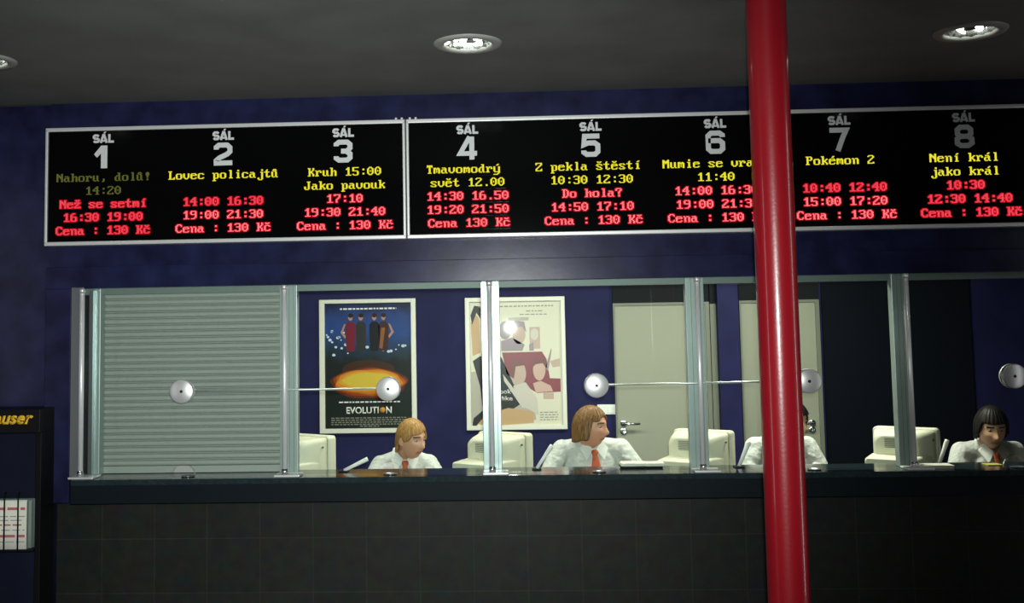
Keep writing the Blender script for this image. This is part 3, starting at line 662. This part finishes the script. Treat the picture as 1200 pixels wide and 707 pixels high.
# ------------------------------------------------------------------ monitors seen from behind
def rrect(cx, z0, z1, hw, y, rad, arch=0, n=5):
    pts = []
    for (sx, sz, a0) in ((1, 0, -PI/2), (1, 1, 0), (-1, 1, PI/2), (-1, 0, PI)):
        for k in range(n+1):
            t = a0+PI/2*k/n; x = cx+sx*(hw-rad)+rad*math.cos(t); zz = (z1-rad if sz else z0+rad)+rad*math.sin(t)
            if sz: zz += arch*(1-(x/hw)**2)
            pts.append((x, y, zz))
    return pts
def make_monitor(label):
    # local: screen faces +Y, tube housing runs to -Y
    r = thing('computer_monitor', (0, 0, 0), label, 'monitor', 'beige monitors behind the counter')
    bm = bmesh.new(); loft(bm, [rrect(0, .035, .400, .172, .165, .02), rrect(0, .028, .407, .182, .155, .022), rrect(0, .028, .407, .182, .105, .022), rrect(0, .034, .401, .177, .095, .02)]); obj('front_bezel', bm, M['beige'], r)
    bm = bmesh.new(); loft(bm, [rrect(0, .065, .370, .145, .167, .015), rrect(0, .065, .370, .145, .164, .015)]); obj('screen', bm, M['screen'], r)
    bm = bmesh.new(); loft(bm, [rrect(0, .036, .399, .175, .100, .022), rrect(0, .05, .394, .160, .04, .03, .003), rrect(0, .07, .386, .140, -.03, .035, .005), rrect(0, .09, .378, .128, -.072, .042, .006), rrect(0, .11, .365, .11, -.085, .05, .004)]); hs = obj('tube_housing', bm, M['beige'], r)
    bm = bmesh.new(); loft(bm, [rrect(0, .03, .262, .165, .08, .012, .014), rrect(0, .03, .262, .150, -.06, .012, .020), rrect(0, .03, .252, .138, -.205, .012, .026), rrect(0, .036, .246, .130, -.215, .012, .024)]); obj('rear_housing', bm, M['beige'], r)
    bm = bmesh.new()
    for k in range(7):
        zz = .308+.008*k; hw = .06
        box(bm, (0, -.084, zz), (2*hw, .006, .003), None)
    obj('vent_slots', bm, M['vent'], hs)
    bm = bmesh.new(); tube(bm, [(.10, .062, .345), (.172, .062, .345)], .006, 10); obj('screw_cap', bm, M['vent'], hs)
    bm = bmesh.new(); lathe(bm, [(.001, .045), (.08, .045), (.095, .03), (.13, .008), (.13, 0), (.001, 0)], (0, .04, 0), 'Z', 28); obj('swivel_base', bm, M['beige'], r)
    return r
mons = [(346, 'beige monitor half hidden behind the right edge of the shutter', .53, -.62), (577, 'beige monitor under the cream poster, crossed by a steel post', .53, -.62),
        (814, 'beige monitor in front of the first pale door, left of the red column', .53, -.62), (1055, 'beige monitor against the dark wall, right of the red column', .53, -.62)]
mon0 = None
for px, lab, Y, rz in mons:
    p = at(px, 530, Y); loc = (p.x, Y, ZD)
    if mon0 is None: mon0 = make_monitor(lab); mon0.location = loc; mon0.rotation_euler.z = rz
    else: dup(mon0, loc, lab, rz)

# ------------------------------------------------------------------ small things on the counter
def stalk(p_low, p_high, Y, label):
    a = at(*p_low, Y); b = at(*p_high, Y+.03); a.z = ZW+.006
    r = thing('desk_microphone', (a.x, Y, ZW), label, 'microphone', 'white microphone stalks on the counter')
    bm = bmesh.new(); d = (b-a)
    tube(bm, [a, a+d*.45, a+d*.9, b], [.009, .010, .0125, .0115], 12); obj('stalk', bm, M['whiteplastic'], r)
    bm = bmesh.new(); boxb(bm, (a.x-.025, Y-.03, ZW), (a.x+.025, Y+.04, ZW+.006), bevel=.002); obj('foot', bm, M['edge'], r)
    return r
stalk((403, 551), (431, 538), .05, 'thin white microphone stalk leaning low beside the blond clerk')
stalk((629, 550), (647, 522), .05, 'thin white microphone stalk at the left elbow of the brown haired clerk')
stalk((866, 548), (878, 518), .05, 'thin white microphone stalk just left of the red column')
stalk((1101, 543), (1110, 516), .09, 'thin white microphone stalk on the right, beside the dark haired clerk')
def slab(px0, px1, Y0, Y1, h, name, label, cat, m, m2=None):
    a = at(px0, 549, Y0); b = at(px1, 549, Y0)
    r = thing(name, ((a.x+b.x)/2, (Y0+Y1)/2, ZW), label, cat)
    return r, a.x, b.x
def papers(px0, px1, Y0, Y1, n, label, skew, lift=0):
    r, x0, x1 = slab(px0, px1, Y0, Y1, 0, 'paper_stack', label, 'papers', None)
    if lift:
        bm = bmesh.new(); boxb(bm, (x0+.004, Y0+.01, ZW), (x1-.004, Y1-.01, ZW+lift), bevel=.003); obj('tray', bm, M['black'], r)
    for k in range(n):
        bm = bmesh.new(); dx = skew*k; zz = ZW+lift+.005*k
        box(bm, ((x0+x1)/2+dx, (Y0+Y1)/2, zz+.0025), (x1-x0, Y1-Y0, .0045), Matrix.Rotation(.05*math.sin(k*2.1), 3, 'Z'), 0, .0012); obj('sheaf', bm, M['paper'], r)
    return r
papers(728, 757, .03, .15, 3, 'pale stack of papers on a black tray right of the brown haired clerk', .002, .014)
papers(757, 778, .04, .15, 3, 'smaller pale paper stack beside the monitor near the first door', .003, .012)
papers(1085, 1118, -.08, .02, 3, 'pale papers lying on the counter left of the dark haired clerk', .002)
papers(1158, 1176, .0, .08, 1, 'yellow slip of paper on the counter before the dark haired clerk', 0)
M['yellowpaper'] = mat('yellow_paper', (.50, .47, .08), .8)
for o in bpy.data.objects:
    if o.get('label', '').startswith('yellow slip'):
        for ch in o.children: ch.data.materials[0] = M['yellowpaper']
dl = ['small steel coin dish under the closed shutter', 'small steel coin dish before the blond clerk', 'small steel coin dish before the brown haired clerk', 'small steel coin dish just right of the red column', 'small steel coin dish before the dark haired clerk']
d0 = None
for i, px in enumerate((222, 458, 702, 953, 1190)):
    c = at(px, 554, -.06); loc = (c.x, -.085, ZW)
    if d0 is None:
        d0 = thing('coin_dish', loc, dl[0], 'coin dish', 'coin dishes on the counter')
        bm = bmesh.new(); lathe(bm, [(.001, .0015), (.026, .0015), (.032, .004), (.036, .007), (.038, .006), (.034, .0015), (.030, 0), (.001, 0)], loc, 'Z', 32)
        obj('dish', bm, M['jamb'], d0)
    else: dup(d0, loc, dl[i])

# ------------------------------------------------------------------ newspaper rack at the left edge
RY = -.22
x0 = at(-70, 520, RY).x; x1 = at(46.5, 520, RY).x
zs = (at(20, 508, RY).z, at(20, 480, RY).z)
rk = thing('newspaper_rack', ((x0+x1)/2, -.1, 0), 'black newspaper rack with yellow lettered header at the left edge', 'newspaper rack')
bm = bmesh.new(); boxb(bm, (x0, RY, zs[0]), (x1, .035, zs[1]), bevel=.004); obj('header', bm, M['black'], rk)
bm = bmesh.new(); boxb(bm, (x0+.01, -.03, 0), (x1-.01, .035, zs[0])); obj('back_panel', bm, M['navy_dark'], rk)
for q in (x0, x1-.03):
    bm = bmesh.new(); boxb(bm, (q, RY+.02, 0), (q+.03, -.03, zs[0]), bevel=.003); obj('side_post', bm, M['black'], rk)
za = (at(20, 497.5, RY).z, at(20, 487, RY).z)
bm = fit_text('auser', at(-7.5, 492, RY).x, at(39, 492, RY).x, za[0], za[1], RY-.0002, offset=.035, shear=.25, extrude=.001)
obj('lettering', bm, mat('yellow_sign_ink', (.80, .47, .02), .5), rk)
zp0, zp1 = at(20, 644, -.2).z, at(20, 586, -.2).z
xn0, xn1 = at(-60, 610, -.2).x, at(31, 610, -.2).x
bm = bmesh.new(); boxb(bm, (x0+.03, -.215, zp0-.012), (x1-.03, -.03, zp0), bevel=.002); obj('shelf', bm, M['black'], rk)
for px in (-44, -20, 5, 21):
    xx = at(px, 610, -.215).x; bm = bmesh.new(); tube(bm, [(xx, -.216, zp0-.008), (xx, -.216, zp1+.01), (xx, -.20, zp1+.04)], .0045, 8); obj('wire', bm, M['black'], rk)
bm = bmesh.new(); boxb(bm, (x0+.03, -.20, .02), (x1-.03, -.03, .12)); obj('plinth', bm, M['navy_dark'], rk)
redink = mat('red_newsprint', (.46, .13, .13), .8); greyink = mat('grey_newsprint', (.30, .30, .26), .8); edgemat = mat('newsprint_edge', (.22, .27, .23), .9)
rn = random.Random(11); M['backpaper'] = mat('dark_printed_page', (.10, .14, .125), .9)
for k in range(5):
    y = -.198+.030*k; top = zp1-.012*k*(k % 2)+.012*(1-abs(k-1)*.4)-.01; dx = .012*k
    lab = ['front newspaper with red headlines in the black rack', 'newspaper second from the front in the rack', 'middle newspaper of the five in the rack', 'newspaper second from the back in the rack', 'rearmost newspaper in the rack'][k]
    r = thing('newspaper', ((xn0+xn1)/2, y, zp0), lab, 'newspaper', 'newspapers in the rack')
    bm = bmesh.new(); n = 6; prof = []
    for (yy) in (0, .022):
        pass
    sec = [(y, zp0), (y-.001, zp0+.1), (y, top-.012), (y+.004, top-.003), (y+.011, top), (y+.018, top-.003), (y+.022, top-.012), (y+.022, zp0)]
    loft(bm, [[(xn0+dx, a, b) for a, b in sec], [(xn1+dx, a, b) for a, b in sec]]); bm.faces.ensure_lookup_table()
    for fc in bm.faces:
        if abs(fc.normal.x) > .9 or len(fc.verts) > 4: fc.material_index = 1
    obj('folded_sheets', bm, [M['paper'] if k == 0 else (edgemat if k % 2 else M['backpaper']), edgemat], r)
    if k == 0:
        bm = bmesh.new(); hgt = top-zp0
        for fr, th, mi in ((.80, .014, 0), (.48, .008, 0), (.24, .014, 0), (.66, .005, 1), (.58, .005, 1), (.14, .005, 1), (.38, .005, 1)):
            xx = xn0+.01
            while xx < xn1-.02:
                wd = rn.uniform(.03, .09); e = min(xx+wd, xn1-.008); poly(bm, [(xx, y-.0018, zp0+hgt*fr), (e, y-.0018, zp0+hgt*fr), (e, y-.0018, zp0+hgt*fr+th), (xx, y-.0018, zp0+hgt*fr+th)], mi); xx = e+.01
        obj('headlines', bm, [redink, greyink], r, fix=False)

# ------------------------------------------------------------------ people
def remeshed(bm, voxel, smooth=4):
    me = bpy.data.meshes.new('t'); bm.to_mesh(me); bm.free()
    o = bpy.data.objects.new('t', me); C.objects.link(o)
    md = o.modifiers.new('r', 'REMESH'); md.mode = 'VOXEL'; md.voxel_size = voxel; md.use_smooth_shade = True
    if smooth:
        s = o.modifiers.new('s', 'SMOOTH'); s.factor = .5; s.iterations = smooth
    dg = bpy.context.evaluated_depsgraph_get(); dg.update()
    m2 = bpy.data.meshes.new_from_object(o.evaluated_get(dg))
    bpy.data.objects.remove(o); bpy.data.meshes.remove(me)
    b2 = bmesh.new(); b2.from_mesh(m2); bpy.data.meshes.remove(m2)
    for f in b2.faces: f.smooth = True; f.material_index = 0
    return b2
def gs(x, z, cx, cz, sx, sz): return math.exp(-((x-cx)/sx)**2-((z-cz)/sz)**2)
def head_surface(d):
    """point of the head surface in direction d (face looks to -Y), metres; origin mid-head"""
    rx, ry, rz = .0745, .096, .118
    p = Vector((d.x*rx, d.y*ry, d.z*rz))
    if p.z < 0:
        t = min(1, -p.z/.118); p.x *= 1-.30*t**1.6
        if p.y > 0: p.y *= 1-.55*t
        else: p.y *= 1+.10*t-.12*t**3
    if p.y < 0:
        front = min(1, -d.y*1.6); x, z = p.x, p.z; a = 0
        a += .024*gs(x, z, 0, -.030, .013, .016)+.013*gs(x, z, 0, -.006, .009, .026)+.006*(gs(x, z, .012, -.036, .007, .008)+gs(x, z, -.012, -.036, .007, .008))
        a -= .010*(gs(x, z, .032, .008, .018, .013)+gs(x, z, -.032, .008, .018, .013))
        a += .006*gs(x, z, 0, .030, .055, .012)+.006*gs(x, z, 0, -.066, .022, .010)+.007*gs(x, z, 0, -.098, .020, .014)
        a -= .004*gs(x, z, 0, -.082, .02, .006)
        a += .004*(gs(x, z, .042, -.022, .018, .016)+gs(x, z, -.042, -.022, .018, .016))
        p.y -= a*front
    return p
def head_mesh(bm, mt):
    n, mrows = 56, 44; rings = []
    for j in range(1, mrows):
        th = PI*j/mrows; rings.append([mt @ head_surface(Vector((math.sin(th)*math.cos(2*PI*k/n), math.sin(th)*math.sin(2*PI*k/n), math.cos(th)))) for k in range(n)])
    loft(bm, rings)
    rot = mt.to_3x3()
    for s in (-1, 1):
        ball(bm, mt @ Vector((s*.074, .012, -.008)), (.010, .018, .031), rot @ Matrix.Rotation(-s*.3, 3, 'Z'), 12)
def hair_mesh(mt, zlow, thick, seed, ripple=.003, part=0.0):
    """zlow(a): lower end of the hair at azimuth a (0 = face, pi = nape); returns a closed shell"""
    bm = bmesh.new(); n, rows = 96, 22; outer, inner = [], []
    for j in range(rows+1):
        ro, ri = [], []
        for k in range(n):
            az = 2*PI*k/n; a = abs((az+PI) % (2*PI)-PI)           # 0 at the face
            zl = zlow(az if az <= PI else az-2*PI); t = (j+.02)/(rows+.02); z = .1185-(.1185-zl)*t**1.25
            zz = max(-.999, min(.999, z/.118)); ce = math.sqrt(1-zz*zz) if z > 0 else 1-.10*(z/.118)**2
            dx, dy = math.sin(az), -math.cos(az)
            b = Vector((dx*.0745*ce, dy*.096*ce, z))
            nn = Vector((dx*ce, dy*ce, max(zz, 0)*.9)).normalized()
            rip = ripple*(math.sin(az*23+seed)+.7*math.sin(az*41+seed*2+3*t)+.5*math.sin(az*67+t*4))*(.3+.7*t)
            th = thick(a, t)
            o = b+nn*(th+rip*min(1, 3*t)); ro.append(mt @ o); ri.append(mt @ (b+nn*.001))
        outer.append(ro); inner.append(ri)
    loft(bm, outer+inner[::-1], caps=True)
    return bm
def hand(bm, wrist, d, side, up=Vector((0, 0, 1))):
    d = d.normalized(); s = d.cross(up).normalized(); u = s.cross(d)
    rot = Matrix((s, d, u)).transposed()
    ball(bm, wrist+d*.045, (.040, .055, .016), rot, 14)
    for k, (o, L) in enumerate(((-.028, .068), (-.010, .078), (.009, .073), (.027, .058))):
        a = wrist+d*.088+s*o; b = a+d*L*.5-u*.006; c = b+d*L*.42-u*.020
        capsule(bm, a-d*.02, b, .0090, .0082, 10); capsule(bm, b, c, .0082, .0070, 10)
    a = wrist+d*.03-s*.034*side; b = a+d*.035-s*.026*side-u*.004; c = b+d*.030-s*.006*side-u*.008
    capsule(bm, a, b, .0115, .0098, 10); capsule(bm, b, c, .0098, .008, 10)
def person(label, px_head, py_mid, Y, yaw, pitch, sh_half, sh_py, hair_fn, skin, hairm, browm, elbow_out, tie_px, body_yaw=0, drop=.065, roll=0, scale=1.0, bodyx=None, name='person'):
    hc = at(px_head, py_mid, Y)
    zs = at(px_head, sh_py, Y+.03).z                      # top of the shoulders
    bx = at(bodyx, sh_py, Y+.03).x if bodyx else hc.x
    by = Y+.09
    r = thing('person', (bx, by, 0), label, 'person')
    Rh = Matrix.Rotation(yaw, 4, 'Z') @ Matrix.Rotation(pitch, 4, 'X') @ Matrix.Rotation(roll, 4, 'Y')
    mt = Matrix.Translation(hc) @ Rh @ Matrix.Diagonal((scale, scale, scale, 1))
    Rb = Matrix.Rotation(body_yaw, 4, 'Z')
    B = lambda x, y, z: Vector((bx, by, 0))+Rb @ Vector((x, y, 0))+Vector((0, 0, z))
    neck0 = mt @ Vector((0, .03, -.06)); neck1 = B(0, .005, zs-.035)
    sh = [B(s*(sh_half-.045), .01, zs-drop) for s in (-1, 1)]
    el = [B(s*(sh_half+elbow_out), -.07, max(ZD+.06, zs-.27)) for s in (-1, 1)]
    wr = [B(s*.13, -.24, ZD+.045) for s in (-1, 1)]
    hip = B(0, .10, .50)
    # --- skin: one continuous surface
    bm = bmesh.new(); head_mesh(bm, mt)
    capsule(bm, neck0, neck1, .050, .056)
    ball(bm, B(0, .04, zs-.17), (sh_half*.72, .09, .16), Rb.to_3x3(), 20); capsule(bm, B(0, .07, zs-.28), hip+Vector((0, 0, .06)), .115, .125); ball(bm, B(0, .08, zs-.36), (.13, .095, .16), Rb.to_3x3(), 20); ball(bm, hip, (.155, .11, .10), Rb.to_3x3(), 18)
    for s, S_, E_, W_ in zip((-1, 1), sh, el, wr):
        capsule(bm, neck1, S_, .04, .045); capsule(bm, S_, E_, .043, .034); capsule(bm, E_, W_, .034, .024)
        hand(bm, W_, (Rb.to_3x3() @ Vector((-s*.45, -1, -.02))), s)
        kn = B(s*.12, -.30, .50); an = B(s*.12, -.24, .08)
        capsule(bm, hip+Vector((s*.09, 0, 0)), kn, .075, .055); capsule(bm, kn, an, .053, .035); capsule(bm, an+Vector((0, 0, -.042)), an+Vector((0, -.13, -.048)), .034, .028)
    bm = remeshed(bm, .0045, 2)
    inv = mt.inverted()
    for f in bm.faces:
        c = inv @ f.calc_center_median()
        if c.y < -.05:
            if abs(c.x) < .025-.25*abs(c.z+.066) and abs(c.z+.066) < .0085: f.material_index = 1
            elif .014 < abs(c.x) < .050 and abs(c.z-.030+.20*max(0, abs(c.x)-.03)) < .0042: f.material_index = 2
    body = obj('body', bm, [skin, M['lip'], browm], r)
    for s in (-1, 1):
        bm = bmesh.new(); c = head_surface(Vector((s*.40, -.90, .075)).normalized()); c = Vector((s*.031, c.y+.008, .008))
        ball(bm, mt @ c, .0125*scale, seg=14); eo = obj('eye', bm, M['eye'], body)
        bm = bmesh.new(); ball(bm, mt @ (c+Vector((0, -.0085, -.001))), .0062*scale, seg=10); obj('iris', bm, M['iris'], body)
    # --- shirt
    bm = bmesh.new(); rb = Rb.to_3x3()
    ball(bm, B(0, .03, zs-.17), (sh_half*.80, .118, .165), rb, 24); ball(bm, B(0, .07, zs-.36), (.158, .122, .19), rb, 24); capsule(bm, B(0, .06, zs-.28), hip+Vector((0, 0, .09)), .138, .148)
    capsule(bm, sh[0]+Vector((0, 0, -.005)), sh[1]+Vector((0, 0, -.005)), .060, .060)
    ball(bm, B(0, .02, zs-.055), (.115, .075, .05), rb, 18)
    for s, S_, E_, W_ in zip((-1, 1), sh, el, wr):
        capsule(bm, neck1+Vector((0, .01, -.005)), S_, .055, .056)
        mid = (S_+E_)/2+Vector((s*.010, 0, 0))
        capsule(bm, S_, mid, .062, .060); capsule(bm, mid, E_, .060, .052)
        wv = E_+(W_-E_)*.9; capsule(bm, E_, wv, .052, .038)
        for q in range(3):                                   # soft sleeve folds
            t = .25+.25*q; c = S_+(E_-S_)*t; tube(bm, [c+Vector((-.035, -.052, .012)), c+Vector((.0, -.063, -.004)), c+Vector((.035, -.05, -.02))], [.008, .011, .008], 8)
    bm = remeshed(bm, .007, 5)
    # open the neck: drop the faces inside the collar line
    dele = [f for f in bm.faces if (lambda c: (Vector((c.x, c.y, 0))-Vector((neck1.x, neck1.y-.004, 0))).length < .050 and c.z > zs-.08)(f.calc_center_median())]
    bmesh.ops.delete(bm, geom=dele, context='FACES')
    obj('shirt', bm, M['shirt'], r, fix=False)
    # collar stand and two collar points
    bm = bmesh.new(); n = 28; lo, hi, ho, lo2 = [], [], [], []
    for k in range(n+1):
        a = -PI/2+.22+(2*PI-.44)*k/n; fr = max(0, -math.sin(a))     # a = -pi/2 is the throat
        cx, cyy = math.cos(a), math.sin(a)
        pt = lambda rad, z: Vector((neck1.x, neck1.y-.004, 0))+Rb @ Vector((cx*rad, cyy*rad, 0))+Vector((0, 0, z))
        back = 1-fr
        lo.append(pt(.066, zs-.060)); hi.append(pt(.062, zs-.006+.014*back-.040*fr)); ho.append(pt(.070, zs-.004+.014*back-.042*fr)); lo2.append(pt(.084, zs-.034-.030*fr))
    loft(bm, [lo, hi, ho, lo2], caps=False, closed=False)
    for s in (-1, 1):
        q = lambda x, y, z: B(s*x, y, z)
        prism(bm, [q(.010, -.098, zs-.056), q(.050, -.064, zs-.008), q(.086, -.070, zs-.050), q(.054, -.122, zs-.118)], Rb @ Vector((0, .010, 0)))
    obj('collar', bm, M['collar'], r)
    # tie
    bm = bmesh.new()
    kz = zs-.072; ky = -.102
    front = lambda z: -.112-.012*math.sin(min(1, max(0, (zs-z)/.3))*PI)
    rings = []
    for z, hw, th, yy in ((kz+.012, .013, .010, ky+.004), (kz, .017, .013, ky-.004), (kz-.018, .012, .010, ky-.006), (kz-.023, .012, .007, ky-.010), (kz-.06, .019, .006, ky-.032), (kz-.12, .026, .006, ky-.040), (kz-.22, .033, .006, ky-.036), (kz-.27, .034, .006, ky-.024), (kz-.30, .004, .005, ky-.018)):
        rings.append([B(1.3*hw*math.cos(t), yy+th*math.sin(t), z) for t in [2*PI*k/14 for k in range(14)]])
    loft(bm, rings); obj('tie', bm, M['tie'], r)
    # trousers
    bm = bmesh.new(); ball(bm, hip, (.172, .128, .115), rb, 18)
    for s in (-1, 1):
        kn = B(s*.12, -.30, .50); an = B(s*.12, -.24, .08)
        capsule(bm, hip+Vector((s*.09, 0, 0)), kn, .088, .068); capsule(bm, kn, an, .066, .058)
    obj('trousers', remeshed(bm, .012, 3), M['trouser'], r)
    hb = hair_fn(mt); obj('hair', hb, hairm, r)
    return r
def hairmat(name, c, c2):
    Mx = mat(name, c, .45); nt = Mx.node_tree; b = nt.nodes['Principled BSDF']; b.inputs['Specular IOR Level'].default_value = .25
    tc = nt.nodes.new('ShaderNodeTexCoord'); mp = nt.nodes.new('ShaderNodeMapping'); mp.inputs['Scale'].default_value = (60, 60, 6)
    n = nt.nodes.new('ShaderNodeTexNoise'); n.inputs['Scale'].default_value = 3; rp = nt.nodes.new('ShaderNodeValToRGB')
    rp.color_ramp.elements[0].color = (*c, 1); rp.color_ramp.elements[1].color = (*c2, 1); rp.color_ramp.elements[0].position = .35; rp.color_ramp.elements[1].position = .65
    nt.links.new(tc.outputs['Object'], mp.inputs[0]); nt.links.new(mp.outputs[0], n.inputs[0]); nt.links.new(n.outputs['Fac'], rp.inputs[0]); nt.links.new(rp.outputs[0], b.inputs['Base Color'])
    return Mx
def sm(a, a0, a1): t = max(0, min(1, (a-a0)/(a1-a0))); return t*t*(3-2*t)
def hair_short(mt):      # short crop with a side-swept fringe, ears free
    def zl(a):
        aa = abs(a); z = .048+.012*math.sin(a*2.2+.5)
        z = z+(.0-z)*sm(aa, .75, 1.15)-.010*sm(aa, 1.15, 1.35)
        z += .034*math.exp(-((aa-1.62)/.20)**2)
        return z+(-.085-z)*sm(aa, 1.8, 2.25)
    return hair_mesh(mt, zl, lambda a, t: .017-.004*t*(1 if a < 1 else 0)-.006*max(0, t-.75)*4*(.6 if a > 1.8 else .2), 1.3, .0022)
def hair_bob(mt):        # chin-length bob parted in the middle
    def zl(a):
        aa = abs(a); z = .066-.03*sm(aa, .15, .75)
        return z+(-.075-z)*sm(aa, 1.02, 1.36)-.018*sm(aa, 1.6, 2.4)
    return hair_mesh(mt, zl, lambda a, t: .013+.013*t*sm(a, 1.0, 1.5), 4.1, .0026)
def hair_dark(mt):       # dark hair with a straight full fringe and side locks, gathered behind
    def zl(a):
        aa = abs(a); z = .046
        z = z+(-.01-z)*sm(aa, .95, 1.25)+.0
        return z+(-.075-z)*sm(aa, 1.1, 1.9)
    bm = hair_mesh(mt, zl, lambda a, t: .020-.004*t, 2.2, .003)
    ball(bm, mt @ Vector((.035, .085, -.055)), (.045, .04, .055), mt.to_3x3(), 16)
    return bm
hB = hairmat('blond_hair', (.25, .12, .035), (.46, .26, .085)); hBr = hairmat('brown_hair', (.12, .055, .018), (.27, .145, .05)); hD = hairmat('black_hair', (.006, .005, .005), (.016, .012, .010))
sk1 = mat('skin_warm', (.66, .35, .21), .5); sk2 = mat('skin_ruddy', (.66, .32, .20), .5); sk3 = mat('skin_tan', (.68, .38, .22), .5)
person('seated clerk with short blond hair, white shirt and rust tie, looking right', 482, 515.5, .86, .85, .10, .195, 528, hair_short, sk1, hB, M['brow_b'], .01, 482, body_yaw=.12, bodyx=473, drop=.095)
person('seated clerk with brown bob, white shirt and orange tie, turned right beside the door', 692.5, 500.5, .70, 1.02, .03, .225, 515, hair_bob, sk2, hBr, M['brow_b'], .075, 695, body_yaw=.10, bodyx=694)
person('clerk in white shirt almost hidden behind the red column', 928, 495, .70, .5, .05, .20, 512, hair_dark, sk3, hD, M['brow_b'], .03, 915, bodyx=918)
person('seated clerk with dark fringe, white shirt and rust tie at far right, looking down', 1161.5, 502, .70, -.10, .20, .20, 518, hair_dark, sk3, hD, M['iris'], .02, 1160, bodyx=1163)
